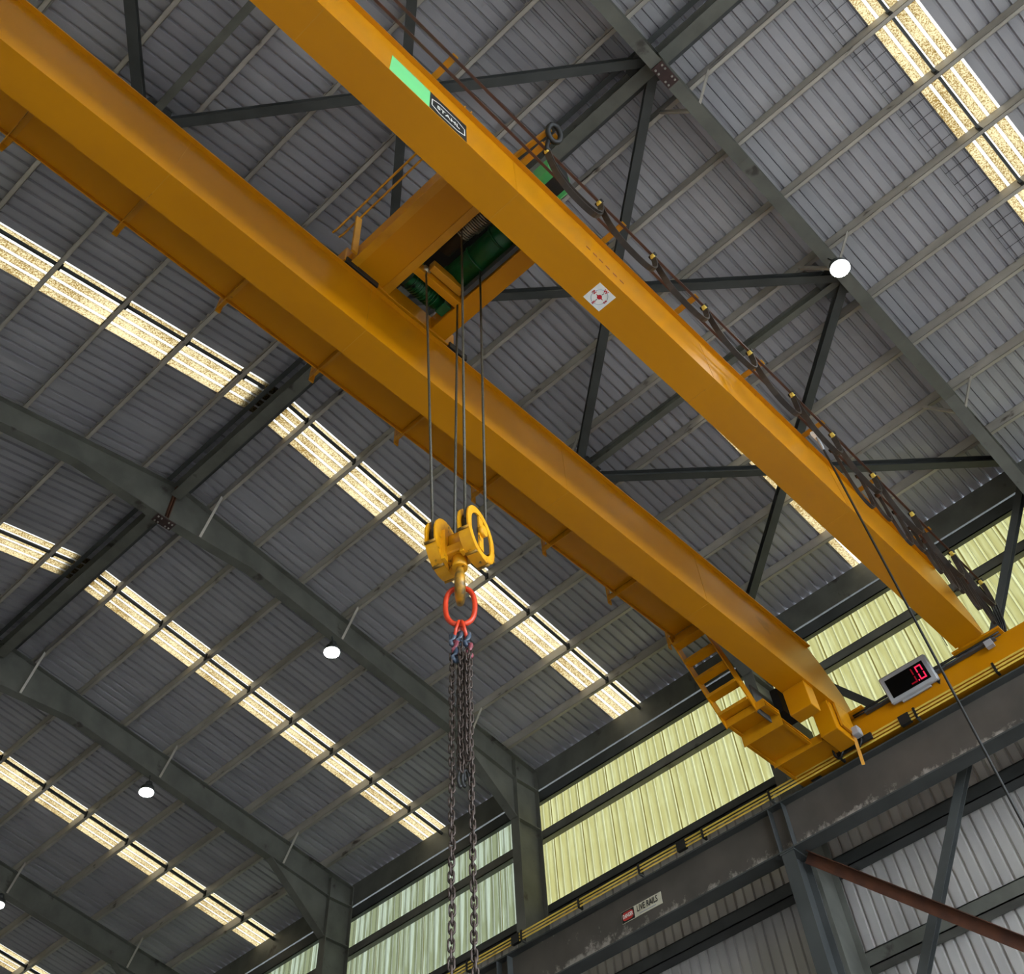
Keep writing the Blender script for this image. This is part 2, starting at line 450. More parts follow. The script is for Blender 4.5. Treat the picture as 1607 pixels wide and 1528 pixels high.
for (xa, xb), say in zip([(FRAMES[0] + 12, FRAMES[0])] + segs, ['running off the top right from the apex plate'] + RSAY):
    g = MB(); g.ibeam((xa - .105, 0, zp(0) - .20), (xb + .105, 0, zp(0) - .20), .22, .30, .014, .01)
    tag(g.build('ridge_beam', 'steel'), f'grey ridge beam {say}', 'beam', 'ridge beams')

# bridging bars at mid bay, tying the purlins together
for b0, b1, sx in BAYS:
    xm = (b0 + b1) / 2
    bay = {6: 'at top right', 0: 'behind the rear crane girder', -6: 'nearest the hook', -12: 'left of the chains', -18: 'at lower left', -24: 'in the bottom left corner'}.get(xm)
    if bay is None: continue
    for side in (1, -1):
        if side < 0 and (xm < -13 or xm > 3): continue
        t = thing('bridging_bar', 'dark bar tying the purlins under the skylight ' + bay + (', wall side' if side > 0 else ', far slope'), 'bar', (xm, 0, 0), 'bridging bars')
        g = MB(); g.bar((0, .3*side, zp(.3) + .06), (0, 10.12*side, zp(10.12) + .06), .045, .05); g.build('bar', 'dark_steel', t)
        for k in range(1, 9):
            y = (Y1 + (k-1)*PP)*side
            g = MB(); g.box(-.035, .035, min(y - .03*side, y), max(y - .03*side, y), zp(y) - .015, zp(y) + .12); g.build('clip', 'black', t)

# ------------------------------------------------------------------ portal frames
RD, RW = .55, .20
for xf in FRAMES:
    t = thing('rafter', 'grey steel roof rafter ' + FRAME_SAY[xf], 'rafter', (xf, 0, 0), 'roof rafters')
    top = lambda y: zp(y) - .004
    bot = lambda y: zp(y) - RD
    apex_b, hy, ey, ez = 15.05, 1.95, 7.55, 13.16
    for side in (1, -1):
        w = MB()
        web = [(0, top(0)), (9.3*side, top(9.3)), (9.3*side, ez), (ey*side, bot(ey)), (hy*side, bot(hy)), (0, apex_b)]
        if side < 0: web = web[::-1]
        w.slab(web, 'x', -.006, .006); o = w.build('web', 'steel', t)
        fl = MB()
        fl.bar((0, 0, top(0) - .008), (0, 9.98*side, top(9.98) - .008), RW, .016)
        fl.build('top_flange', 'steel', t)
        fl = MB()
        fl.bar((0, 0, apex_b), (0, hy*side, bot(hy)), RW, .016)
        fl.bar((0, hy*side, bot(hy)), (0, ey*side, bot(ey)), RW, .016)
        fl.build('bottom_flange', 'steel', t)
        h = MB(); h.bar((0, (ey - .02)*side, bot(ey - .02)), (0, 9.27*side, ez), RW, .016); h.build('haunch_flange', 'steel', t)
        s = MB(); s.bar((0, ey*side, bot(ey) + .008), (0, 9.3*side, bot(9.3) + .008), RW*.9, .012); s.build('haunch_stiffener', 'steel', t)
        e = MB(); e.box(-RW/2, RW/2, min(.012*side, .03*side), max(.012*side, .03*side), apex_b - .02, top(0)); e.build('end_plate', 'rust' if xf == -9 else 'steel', t)
    if xf in (3, -9):
        pl = MB().box(-.1, .1, -.2, .2, apex_b - .032, apex_b - .01).build('splice_plate', 'plate', t)
        pl['label'] = 'dark brown bolted splice plate'
        for sx in (-.06, .06):
            for yy in (-.15, -.08, .08, .15):
                MB().cyl((sx, yy, apex_b - .05), (sx, yy, apex_b - .03), .018, 8, up=(1, 0, 0)).build('bolt', 'bolt', pl)
    for k in (1, 4, 7):
        y = Y1 + (k - 1) * PP
        for s in (1, -1):
            g = MB(); zb = bot(y) + .02 if y > hy else apex_b + (bot(hy) - apex_b) * y / hy
            g.angle((.09*s, y, zb), (.5*s, y, zp(y) + .02), .05, .05, .006)
            g.build('fly_brace', 'purlin', t)

# columns of the visible side wall
CSAY = {3: 'at the right edge under the bolted rafter', -3: 'behind the crane end carriage', -9: 'between the yellow and the pale window bands', -15: 'left of the pale windows', -21: 'under the bottom left corner'}
for xf in FRAMES[:4]:
    t = thing('column', 'dark grey steel wall column ' + CSAY[xf], 'column', (xf, 9.65, 0), 'wall columns')
    g = MB(); g.box(-.006, .006, -.34, .34, 0, 14.52); g.build('web', 'steel', t)
    g = MB(); g.box(-.11, .11, -.35, -.335, 0, 14.45); g.build('inner_flange', 'steel', t)
    g = MB(); g.box(-.11, .11, .335, .35, 0, 14.45); g.build('outer_flange', 'steel', t)
    g = MB(); g.box(-.10, .10, -.33, .33, bot(9.3) - .01, bot(9.3) + .004); g.box(-.10, .10, -.33, .33, 13.15, 13.165); g.build('stiffener', 'steel', t)
    if xf < -9: continue
    c = thing('crane_column', 'dark steel post carrying the runway beam ' + {3: 'nearest the right edge', -3: 'where the rusty brace starts', -9: 'below the danger sign, right of the chains'}[xf], 'column', (xf, 8.87, 0), 'crane columns')
    g = MB(); g.box(-.11, .11, -.15, -.135, 0, 9.66); g.build('flange', 'dark_steel', c)
    g = MB(); g.box(-.005, .005, -.135, .26, 0, 9.66); g.build('web', 'dark_steel', c)
    g = MB(); g.box(-.11, .11, .26, .275, 0, 9.66); g.build('flange', 'dark_steel', c)
    g = MB(); g.box(-.13, .13, -.16, .30, 9.645, 9.668); g.build('cap_plate', 'dark_steel', c)
    for zz in (2.0, 4.0, 6.0, 8.0, 9.2):
        g = MB(); g.box(-.05, .05, .276, .42, zz - .08, zz + .08); g.build('lacing_plate', 'dark_steel', c)

# roof bracing between the first two frames
nodes_y = [-9.6, -4.8, 0, 4.8, 9.6]
def roof_brace(p, q, label):
    g = MB(); z = lambda y: zp(y) - .12 - (.05 if p[0] < q[0] else -.02)
    g.ibeam((p[0], p[1], z(p[1])), (q[0], q[1], z(q[1])), .15, .14, .012, .01)
    tag(g.build('roof_brace', 'dark_steel'), label, 'brace', 'diagonal roof braces')
RB = [((-3, -4.8), (3, 0), 'roof brace from the apex plate to the upper left'),
      ((-3, 4.8), (3, 0), 'roof brace dropping steeply from the apex plate to the front girder'),
      ((-3, 0), (3, 4.8), 'roof brace ending at the lamp at upper right'),
      ((-3, 9.6), (3, 4.8), 'roof brace dropping steeply from the lamp to the wall'),
      ((-3, 4.8), (3, 9.6), 'low roof brace running level towards the right edge'),
      ((-3, 0), (3, -4.8), 'steep roof brace passing behind the hoist'),
      ((-3, -4.8), (3, -9.6), 'steep roof brace at the top left edge')]
for p, q, lab in RB: roof_brace(p, q, 'dark steel ' + lab)
for ya, lab in ((4.8, 'grey roof strut between the two braced rafters below the compass sticker'), (-4.8, 'grey roof strut between the two braced rafters at the top left')):
    g = MB(); g.ibeam((-2.99, ya, zp(ya) - .1), (2.99, ya, zp(ya) - .1), .12, .18, .012, .01)
    tag(g.build('roof_strut', 'steel'), lab, 'strut')
for xs in (3, -3):
    for ya in (-4.8, 0.0, 4.8):
        s = -1 if xs > 0 else 1
        g = MB(); g.slab([(xs, ya - .35), (xs + s*.45, ya - .18), (xs + s*.45, ya + .18), (xs, ya + .35)], 'z', -.006, .006)
        g.v = [(a, b, c + zp(b) - .13) for a, b, c in g.v]
        tag(g.build('gusset_plate', 'dark_steel'), 'flat steel gusset plate joining braces at ' + ('the bolted rafter' if xs > 0 else 'the hidden rafter') + {-4.8: ', far slope', 0.0: ', at the ridge', 4.8: ', wall slope'}[ya], 'plate', 'brace gussets')

# wall bracing
g = MB(); g.angle((-2.85, 9.02, 9.62), (3.0, 9.02, 4.55), .17, .09, .01, up=(0, -1, 0))
tag(g.build('wall_brace', 'rust'), 'rusty brown angle brace sloping down from the crane column', 'brace')
g = MB(); g.ibeam((3.0, 9.35, 13.45), (-3.0, 9.35, 6.4), .13, .12, .012, .01, up=(0, -1, 0))
g.v = []; g.f = []; g.s = []
g.ibeam((.55, 9.42, 10.75), (-3.0, 9.42, 6.55), .13, .12, .012, .01, up=(0, -1, 0))
tag(g.build('wall_brace', 'dark_steel'), 'dark steel wall brace crossing behind the rusty brace', 'brace')
g = MB(); g.ibeam((2.95, 9.62, 13.75), (-2.9, 9.62, 6.9), .12, .12, .012, .01, up=(0, -1, 0))
g.v = []; g.f = []; g.s = []
g.ibeam((2.95, 9.62, 13.75), (.1, 9.62, 10.3), .12, .12, .012, .01, up=(0, -1, 0))
tag(g.build('wall_brace', 'dark_steel'), 'dark brace in front of the window band at the right edge', 'brace')
g = MB(); g.ibeam((-2.95, 9.62, 13.85), (.1, 9.62, 10.15), .12, .10, .012, .01, up=(0, -1, 0))
tag(g.build('wall_brace', 'dark_steel'), 'dark brace showing between the front girder end and the display', 'brace')

# ------------------------------------------------------------------ runway beam and conductors
RY = 8.87
t = thing('runway_beam', 'deep brown-grey steel crane runway beam along the wall', 'beam', (0, RY, 9.68))
_m = M['brown_steel'].copy(); _m.name = 'corroded_runway_web'; M['runway_web'] = _m
_nt = _m.node_tree; _N, _L = _nt.nodes, _nt.links
_p = next(n for n in _N if n.type == 'BSDF_PRINCIPLED'); _src = _p.inputs['Base Color'].links[0].from_socket
_tc = _N.new('ShaderNodeTexCoord'); _sp = _N.new('ShaderNodeSeparateXYZ'); _L.new(_tc.outputs['Object'], _sp.inputs[0])
_h = _N.new('ShaderNodeMapRange'); _L.new(_sp.outputs[2], _h.inputs[0]); _h.inputs[1].default_value = .02; _h.inputs[2].default_value = .30; _h.inputs[3].default_value = .34; _h.inputs[4].default_value = -.02
_n = _N.new('ShaderNodeTexNoise'); _n.inputs['Scale'].default_value = 5; _n.inputs['Detail'].default_value = 9; _n.inputs['Roughness'].default_value = .7; _L.new(_tc.outputs['Object'], _n.inputs['Vector'])
_b = _N.new('ShaderNodeTexNoise'); _b.inputs['Scale'].default_value = .35; _L.new(_tc.outputs['Object'], _b.inputs['Vector'])
_a = _N.new('ShaderNodeMath'); _a.operation = 'ADD'; _L.new(_h.outputs[0], _a.inputs[0]); _L.new(_n.outputs[0], _a.inputs[1])
_a2 = _N.new('ShaderNodeMath'); _a2.operation = 'MULTIPLY_ADD'; _L.new(_b.outputs[0], _a2.inputs[0]); _a2.inputs[1].default_value = .45; _L.new(_a.outputs[0], _a2.inputs[2])
_r = _N.new('ShaderNodeMapRange'); _L.new(_a2.outputs[0], _r.inputs[0]); _r.inputs[1].default_value = .88; _r.inputs[2].default_value = 1.02
_x = _N.new('ShaderNodeMix'); _x.data_type = 'RGBA'; _L.new(_r.outputs[0], _x.inputs[0]); _L.new(_src, _x.inputs[6]); _x.inputs[7].default_value = rgb('#a39a92'); _L.new(_x.outputs[2], _p.inputs['Base Color'])
MB().box(X_END, X_OPEN, -.006, .006, .02, .70).build('web', 'runway_web', t)
MB().box(X_END, X_OPEN, -.15, .15, 0, .022).build('bottom_flange', 'dark_steel', t)
MB().box(X_END, X_OPEN, -.15, .15, .70, .722).build('top_flange', 'dark_steel', t)
MB().box(X_END, X_OPEN, -.03, .03, .722, .79).build('rail', 'rail_brown', t)
for xf in FRAMES[:5]:
    for dx in (-.13, .13):
        MB().box(xf + dx - .006, xf + dx + .006, -.145, .145, .022, .70).build('stiffener', 'dark_steel', t)
cond = thing('conductor_rail', 'bundle of yellow insulated conductor bars along the runway beam', 'conductor rail', (0, 8.62, 10.42))
for i in range(3):
    MB().box(X_END, X_OPEN, -.004, .004, .004 + .052*i, .034 + .052*i).build('conductor_bar', 'bar_yellow', cond, bevel=.003)
x = -22.0
while x < 10:
    MB().box(x - .018, x + .018, -.022, .09, -.005, .158).build('hanger_clamp', 'black', cond)
    x += 1.36
for x in (-8.55, -4.77, -.43, 3.4, -12.6):
    MB().box(x - .09, x + .09, -.02, .05, .0, .145).build('joint_cover', 'black', cond)
for x in [-22 + 2.72*i for i in range(12)]:
    MB().box(x - .02, x + .02, .0, .12, -.02, .0).build('bracket', 'dark_steel', cond)

sg = thing('danger_sign', 'cream and red danger live rails sign on the runway beam', 'sign', (-5.92, 8.855, 10.05))
MB().box(-.43, .43, -.004, .004, -.09, .09).build('plate', 'sign_cream', sg)
MB().box(-.425, -.155, -.007, -.004, -.085, .085).build('danger_panel', 'print_black', sg)
g = MB(); pts = []
for i in range(24):
    a = 2*PI*i/24; c, s_ = math.cos(a), math.sin(a)
    pts.append((-.29 + .115*math.copysign(abs(c)**.5, c), .065*math.copysign(abs(s_)**.6, s_)))
g.slab(pts, 'y', -.010, -.007); g.build('danger_oval', 'sign_red', sg)
def sg_text(body, size, x, z, mat, sq=1.0):
    o = text_part('lettering', body, size, (x, -.0115, z), (1, 0, 0), (0, 0, 1), mat, sg, .0008, squeeze=sq, bold=.002)
    return o
sg_text('DANGER', .085, -.29, 0, 'white', .62)
sg_text('LIVE RAILS', .135, .13, .015, 'print_black', .72)
MB().box(-.05, .30, -.006, -.004, -.066, -.056).build('small_print', 'print_grey', sg)

# ------------------------------------------------------------------ crane bridge
crane = thing('overhead_crane', 'large yellow double girder overhead travelling crane spanning the workshop', 'crane', (0, 0, 0))
GB, GT = 10.96, 11.90
def girder(xa, xb, name_lab):
    # box girder: webs, plates; the ends are chamfered down on to the end carriages
    prof = [(-8.80, GB), (8.80, GB), (8.62, GB + .38), (8.25, GB + .72), (7.95, GT), (-7.95, GT), (-8.25, GB + .72), (-8.62, GB + .38)]
    g = MB(); g.slab(prof, 'x', xa + .03, xb - .02)
    o = g.build('main_girder', 'yellow', crane); fix_normals(o); o['label'] = name_lab
    g = MB(); g.box(xa, xb, -8.82, 8.45, GB - .018, GB); g.build('bottom_plate', 'yellow', o)
    g = MB(); g.box(xa - .02, xb + .035, -7.95, 7.95, GT, GT + .02); g.build('top_plate', 'yellow', o)
    xr = (xa + xb) / 2
    g = MB(); g.box(xr - .03, xr + .03, -7.9, 7.9, GT + .02, GT + .075); g.build('trolley_rail', 'rail_brown', o)
    for y in (-4.35, -1.62, 1.9, 4.9):
        g = MB(); g.box(xb - .021, xb - .0165, y - .004, y + .004, GB, GT); g.build('weld_seam', 'yellow2', o)
        g = MB(); g.box(xa + .01, xb - .01, y - .004, y + .004, GB - .0205, GB - .018); g.build('weld_seam', 'yellow2', o)
    return o
FXA, FXB, RXA, RXB = -1.612, -1.178, .797, 1.252
gf = girder(FXA, FXB, 'front box girder with the walkway')
gr = girder(RXA, RXB, 'rear box girder with the nameplate')

# end carriage on the runway, carrying both girders
EC0, EC1 = -2.47, 2.75
ec = MB().box(EC0, EC1, 8.66, 8.98, 10.50, 10.93).build('end_carriage', 'yellow', crane, bevel=.01)
for x in (-2.2, 2.45):
    MB().cyl((x, RY - .06, 10.60), (x, RY + .06, 10.60), .14, 20).build('wheel', 'wheel', ec)
for xa, xb in ((FXA, FXB), (RXA, RXB)):
    MB().slab([(xa - .10, 8.50), (xb + .25, 8.50), (xb + .25, 9.0), (xa - .10, 9.0)], 'z', 10.93, 10.96).build('seat_plate', 'yellow', ec)
MB().slab([(.25, 10.79), (.33, 10.79), (.29, 10.72)], 'y', 8.645, 8.66).build('arrow_mark', 'black', ec)
# cables along the top of the carriage
for k, (dy, dz, r) in enumerate(((8.60, 10.955, .018), (8.575, 10.925, .014), (8.63, 10.975, .014), (8.60, 10.90, .012))):
    pts = [(-1.15 + i*.2, dy, dz - .012*abs(math.sin(i*.9 + k))) for i in range(14)]
    MB().tube(pts, r, 6).build('cable', 'black', ec)
MB().box(-.95, 1.35, 8.57, 8.64, 10.86, 10.895).build('cable_tray', 'lamp_case', ec)
MB().box(1.18, 1.30, 8.54, 8.62, 10.78, 10.88).build('junction_box', 'grey_case', ec)
# legs under the front girder end
MB().box(-1.60, -1.215, 7.29, 7.55, 10.53, 10.942).build('girder_leg', 'yellow', crane, bevel=.008)
MB().box(-1.53, -1.23, 7.95, 8.5, 10.45, 10.942).build('girder_leg', 'yellow', crane, bevel=.008)
MB().box(-1.215, -1.18, 8.10, 8.5, 10.55, 10.942).build('girder_leg_rib', 'yellow2', crane)
MB().box(-1.20, -1.08, 8.36, 8.50, 10.50, 10.63).build('sensor_box', 'grey_case', crane, bevel=.01)
col_arm = MB().bar((-1.20, 8.42, 10.56), (-1.30, 8.60, 10.18), .05, .03).build('collector_arm', 'yellow2', crane)
# current collectors riding the bars
for dx in (-.32, .02):
    ring = [(-1.25 + dx + .16*math.cos(a)*.5, 8.52 + .02*math.sin(2*a), 10.49 + .09*math.sin(a)) for a in [2*PI*i/14 for i in range(14)]]
    MB().tube(ring, .018, 6, closed=True).build('collector_cable', 'black', crane)
MB().box(-1.62, -.98, 8.53, 8.57, 10.44, 10.53).build('collector_shoe', 'black', crane)

# walkway on the outer side of the front girder
WZ = 11.72
wk = MB().box(-2.42, FXA - .0, -8.6, 5.9, WZ, WZ + .03).build('walkway', 'yellow', crane)
MB().box(-2.43, -2.415, -8.6, 5.9, WZ - .06, WZ + .15).build('kick_plate', 'yellow', wk)
y = 5.94
while y > -8.6:
    g = MB(); g.box(-2.56, FXA, y - .035, y + .035, WZ - .012, WZ); g.box(-2.56, FXA, y - .035, y - .025, WZ - .10, WZ); g.box(-2.575, -2.555, y - .035, y + .035, WZ - .14, WZ + .25)
    g.build('walkway_bracket', 'yellow2', wk); y -= 1.463
st = None
# stair down to the end carriage
for k, x in enumerate((-2.46, -1.90)):
    g = MB(); g.bar((x, 5.84, 11.70), (x, 6.92, 10.62), .02, .17)
    o = g.build('stair_stringer', 'yellow', crane)
for i in range(5):
    f = (i + .5) / 5
    yy, zz = 5.84 + f*1.04, 11.66 - f*1.04
    MB().box(-2.45, -1.91, yy - .105, yy + .085, zz - .02, zz).build('stair_tread', 'yellow', crane)
    MB().box(-2.45, -1.91, yy - .112, yy - .105, zz - .05, zz).build('tread_lip', 'yellow2', crane)
def tray(y0, y1, z, x0=-2.47, x1=-1.74, lip=.07):
    g = MB(); g.box(x0, x1, y0, y1, z + .05, z + .07)
    o = g.build('landing_plate', 'yellow', crane)
    g = MB(); g.box(x0, x1, y0 - .012, y0, z - .05, z + lip); g.box(x0, x1, y0, y0 + .05, z, z + .012); g.build('landing_lip', 'yellow2', o)
    for xe, d in ((x0, 1), (x1, -1)):
        g = MB(); g.angle((xe + d*.025, y0, z), (xe + d*.025, y1, z), .05, .07, .012); g.build('landing_edge', 'yellow', o)
tray(6.86, 7.27, 10.62); tray(7.27, 8.05, 10.50, lip=.20); tray(8.05, 8.66, 10.50, -2.46, -1.56)
MB().box(-1.92, -1.90, 6.9, 8.6, 10.57, 11.05).build('landing_panel', 'dark_steel', crane)
MB().box(-1.85, -1.72, 7.4, 7.8, 10.75, 11.15).build('drive_motor', 'black', crane)

# nameplate on the inner face of the rear girder
def face_plate(name, y0, y1, z0, z1, mat, off, parent):
    return MB().box(RXB - .02, RXB - .02 + off, y0, y1, z0, z1).build(name, mat, parent)
np_ = face_plate('nameplate_panel', -3.50, -2.945, 10.985, 11.53, 'sign_green', .004, crane)
np_['label'] = 'bright green blank half of the nameplate'
nb = face_plate('nameplate', -2.945, -2.40, 10.985, 11.53, 'sign_black', .004, crane)
nb['label'] = 'black nameplate with white STAHL lettering'
yc, zc = -2.672, 11.258
text_part('lettering', 'STAHL', .13, (RXB - .0145, yc, zc), (0, 1, 0), (0, 0, 1), 'white', nb, .0012, squeeze=.88, bold=.0015)
g = MB(); out = []; inn = []
outline = [(-.24, .09), (-.13, .15), (.13, .15), (.24, .09), (.24, -.09), (.13, -.15), (-.13, -.15), (-.24, -.09)]
n = len(outline)
for a, b in zip(outline, outline[1:] + outline[:1]):
    g.bar((RXB - .0145, yc + a[0], zc + a[1]), (RXB - .0145, yc + b[0], zc + b[1]), .012, .003, up=(1, 0, 0))
g.build('logo_outline', 'white', nb)
for k, y in enumerate((-.42, -.30, -.20, -.08, .05, .17)):
    MB().box(RXB - .020, RXB - .0175, y, y + .07, 11.36 - .012*k, 11.395 - .012*k).build('painted_scrawl', 'pink', gr)

# compass sticker under the rear girder
ZB = GB - .018
cs = MB().box(.885, 1.145, -.165, .115, ZB - .003, ZB).build('compass_sticker', 'white', crane)
cs['label'] = 'white compass sticker with red letters'
cxs, cys = 1.015, -.025
g = MB(); g.tube([(cxs + .098*math.cos(2*PI*i/40), cys + .098*math.sin(2*PI*i/40), ZB - .0035) for i in range(40)], .0025, 5, closed=True)
g.build('compass_ring', 'print_grey', cs)
g = MB(); g.slab([(cxs + .03*math.cos(2*PI*i/20), cys + .03*math.sin(2*PI*i/20)) for i in range(20)], 'z', ZB - .005, ZB - .003)
g.slab([(cxs - .015, cys), (cxs, cys - .062), (cxs + .015, cys)], 'z', ZB - .0048, ZB - .003); g.slab([(cxs - .015, cys), (cxs + .015, cys), (cxs, cys + .062)], 'z', ZB - .0046, ZB - .003)
g.build('compass_rose', 'compass_red', cs)
for ltr, dx, dy in (('N', 0, -.095), ('S', 0, .095), ('W', .095, 0), ('E', -.095, 0)):
    text_part('letter', ltr, .058, (cxs + dx, cys + dy, ZB - .0045), (0, 1, 0), (1, 0, 0), 'compass_red', cs, .0012, bold=.002)
for dx in (-.052, .052):
    MB().box(cxs + dx - .014, cxs + dx + .014, cys - .004, cys + .004, ZB - .0045, ZB - .003).build('tick', 'print_black', cs)

# festoon rails and their arms on the rear girder
FRX, PRX, FRZ = 1.592, 1.452, 11.95
for x, z, nm in ((FRX, FRZ, 'festoon_rail'), (PRX, FRZ - .06, 'festoon_rail')):
    g = MB(); g.bar((x, -8.3, z), (x, 8.85, z), .03, .03); g.build(nm, 'rail_brown', crane)
y = -2.94 - 1.45*3
while y < 8.3:
    MB().box(RXB, FRX + .03, y - .04, y + .04, FRZ + .02, FRZ + .035).build('rail_arm', 'yellow2', crane)
    y += 1.45

# ------------------------------------------------------------------ cable festoons
def festoon(name, label, x, z, ys, sag, width, mat, clip):
    t = thing(name, label, 'cable', (x, ys[0], z))
    for y in ys:
        yy = y - ys[0]
        g = MB(); g.box(-.03, .03, yy - .032, yy + .032, -.095, -.015); o = g.build('cable_carrier', clip, t, bevel=.01)
        g = MB(); g.cyl((-.05, yy, -.02), (.05, yy, -.02), .028, 10); g.build('carrier_wheel', 'black', o)
    for i, (a, b) in enumerate(zip(ys[:-1], ys[1:])):
        s = sag[i % len(sag)]; a -= ys[0]; b -= ys[0]; pts = []
        n = 18
        for k in range(n + 1):
            u = k / n
            pts.append((0.01*math.sin(3*i), a + (b - a)*(u*u*(3 - 2*u)*.75 + u*.25), -.09 - s*(1 - abs(2*u - 1)**2.6)))
        MB().ribbon(pts, (width, 0, 0), .02).build('cable_loop', mat, t)
        if name == 'trolley_cable_festoon' and i == 0:
            pts2 = [(p[0] + .02, p[1], p[2]*.86 - .02) for p in pts]
            MB().ribbon(pts2, (width*.8, 0, 0), .02).build('cable_loop', mat, t)
    return t
festoon('trolley_cable_festoon', 'row of dark flat cable loops on yellow carriers along the rear girder', FRX, FRZ,
        [-1.42, -.49, .53, 1.58, 2.57, 3.55, 4.54, 5.60, 6.68, 7.85, 8.75], [.66, .62, .55, .60], .07, 'cable', 'bar_yellow')
festoon('pendant_cable_festoon', 'bunched dark cable loops parked near the right end of the rear girder', PRX, FRZ - .06,
        [4.72, 5.40, 5.92, 6.40, 6.85, 7.24, 7.60, 7.93, 8.23, 8.50, 8.72], [.80, .62, .75, .55, .70], .045, 'cable', 'rail_brown')
t = thing('cable_drop', 'black cables dropping from the festoon end to the end carriage', 'cable', (1.5, 8.82, 10.97))
for k in range(4):
    MB().tube([(.08 - .05*k, -.05, .9), (.10 - .04*k, .03, .55), (.05 - .03*k, .05, .25), (-.03*k, -.02, 0.02)], .017, 7).build('cable', 'black', t)
t = thing('pendant_cable', 'long black pendant control cable hanging straight down at right', 'cable', (PRX - .02, 4.34, 11.8))
MB().tube([(0, 0, .04), (0, 0, -.25)], .022, 8).build('cable_sleeve', 'grey_case', t)
MB().tube([(0, 0, -.2), (.005, .0, -3), (0, 0, -6), (0, 0, -9.0)], .0145, 8).build('cable', 'black', t)
MB().box(-.05, .05, -.05, .05, -9.5, -9.0).build('pendant_handset', 'black', t, bevel=.015)
MB().box(-.04, .04, -.09, .05, .02, .09).build('carrier', 'white', t)
t = thing('thin_cord', 'thin black cord hanging in front of the yellow windows', 'cord', (.72, 8.30, 10.96))
MB().tube([(-.1, .3, 2.6), (-.02, .1, 1.6), (.0, 0, .8), (.02, .02, 0)], .006, 6).build('cord', 'black', t)

# ------------------------------------------------------------------ load display
dp = thing('load_display', 'grey boxed digital load display with red digits by the end carriage', 'display', (-.085, 8.50, 10.94))
dp.rotation_euler = (math.radians(20), 0, 0)
MB().box(-.415, .415, 0, .10, -.205, .205).build('housing', 'grey_case', dp, bevel=.02)
MB().box(-.335, .335, -.006, .002, -.135, .135).build('screen', 'screen', dp)
def seg_digit(x, segs, mat):
    w, h, tk = .105, .20, .020
    S = {'a': (x - w/2, x + w/2, h/2 - tk, h/2), 'd': (x - w/2, x + w/2, -h/2, -h/2 + tk), 'g': (x - w/2, x + w/2, -tk/2, tk/2),
         'f': (x - w/2, x - w/2 + tk, .01, h/2), 'e': (x - w/2, x - w/2 + tk, -h/2, -.01), 'b': (x + w/2 - tk, x + w/2, .01, h/2), 'c': (x + w/2 - tk, x + w/2, -h/2, -.01)}
    for s in segs:
        x0, x1, z0, z1 = S[s]
        MB().box(x0, x1, -.010, -.006, z0, z1).build('led_segment', mat, dp)
seg_digit(.235, 'abcdef', 'led'); seg_digit(.075, 'bcd', 'led_dim')
MB().box(.145, .165, -.010, -.006, -.10, -.08).build('led_point', 'led', dp)
MB().box(-.25, .25, .03, .10, -.235, -.205).build('mounting_foot', 'grey_case', dp)

# ------------------------------------------------------------------ hoist trolley
tr = thing('hoist_trolley', 'yellow hoist trolley with green winch standing on both crane girders', 'hoist trolley', (0, -1.15, 11.97))
def tb(x0, x1, y0, y1, z0, z1, nm, mat, par=None, bev=.006):
    return MB().box(x0, x1, y0 + 1.15, y1 + 1.15, z0 - 11.97, z1 - 11.97).build(nm, mat, par or tr, bevel=bev)
TZ = 12.10
b = tb(-1.42, 1.08, -2.00, -1.37, TZ + .012, TZ + .32, 'cross_beam', 'yellow'); b['label'] = 'wide yellow cross beam'
tb(-1.42, 1.08, -2.01, -1.90, TZ, TZ + .012, 'beam_lip', 'yellow2', b, 0)
tb(-1.42, 1.08, -1.47, -1.36, TZ, TZ + .012, 'beam_lip', 'yellow2', b, 0)
b = tb(-1.42, 1.08, -.62, -.36, TZ, TZ + .30, 'cross_beam', 'yellow')
tb(-1.46, -1.18, -2.1, -.2, TZ - .03, TZ + .30, 'side_beam', 'yellow')
tb(.92, 1.12, -2.1, -.2, TZ - .03, TZ + .30, 'side_beam', 'yellow')
tb(-.74, -.64, -1.37, -.62, TZ + .0, TZ + .18, 'inner_beam', 'yellow')
tb(-.62, -.52, -1.20, -.66, TZ + .10, TZ + .26, 'drum_bracket', 'yellow2')
for x in (-1.395, 1.025):
    for y in (-1.88, -.38):
        MB().cyl((x - .05, y + 1.15, .13), (x + .05, y + 1.15, .13), .125, 20).build('wheel', 'wheel', tr)
tb(-1.21, -1.16, -2.08, -1.55, TZ - .08, TZ + .05, 'buffer_block', 'black')
tb(-1.21, -1.15, -.30, .02, TZ - .10, TZ + .02, 'buffer_block', 'black')
tb(-1.3, 1.0, -1.37, -.62, TZ + .72, TZ + .74, 'shade_black_deck', 'black', None, 0)  # deck coloured black to stand in for the deep shadow inside the trolley
dz = TZ + .42 - 11.97
MB().cyl((-.58, .42, dz), (.86, .42, dz), .215, 28).build('winch_body', 'green', tr)
for x in (-.60, -.2, .2, .6):
    MB().cyl((x, .42, dz), (x + .03, .42, dz), .23, 28).build('winch_band', 'green', tr)
dr = MB().cyl((-.35, -.06, dz - .10), (.9, -.06, dz - .10), .13, 24).build('rope_drum', 'wheel', tr)
for i in range(26):
    x = -.02 + i*.032
    r = .150 if x > .12 else .125
    ring = [(x, -.06 + r*math.cos(2*PI*k/18), dz - .10 + r*math.sin(2*PI*k/18)) for k in range(18)]
    MB().tube(ring, .013, 5, closed=True).build('rope_coil', 'metal_shine', dr)
mo = MB().cyl((-.92, -.12, .36), (-.92, .40, .36), .125, 20).build('motor', 'green', tr)
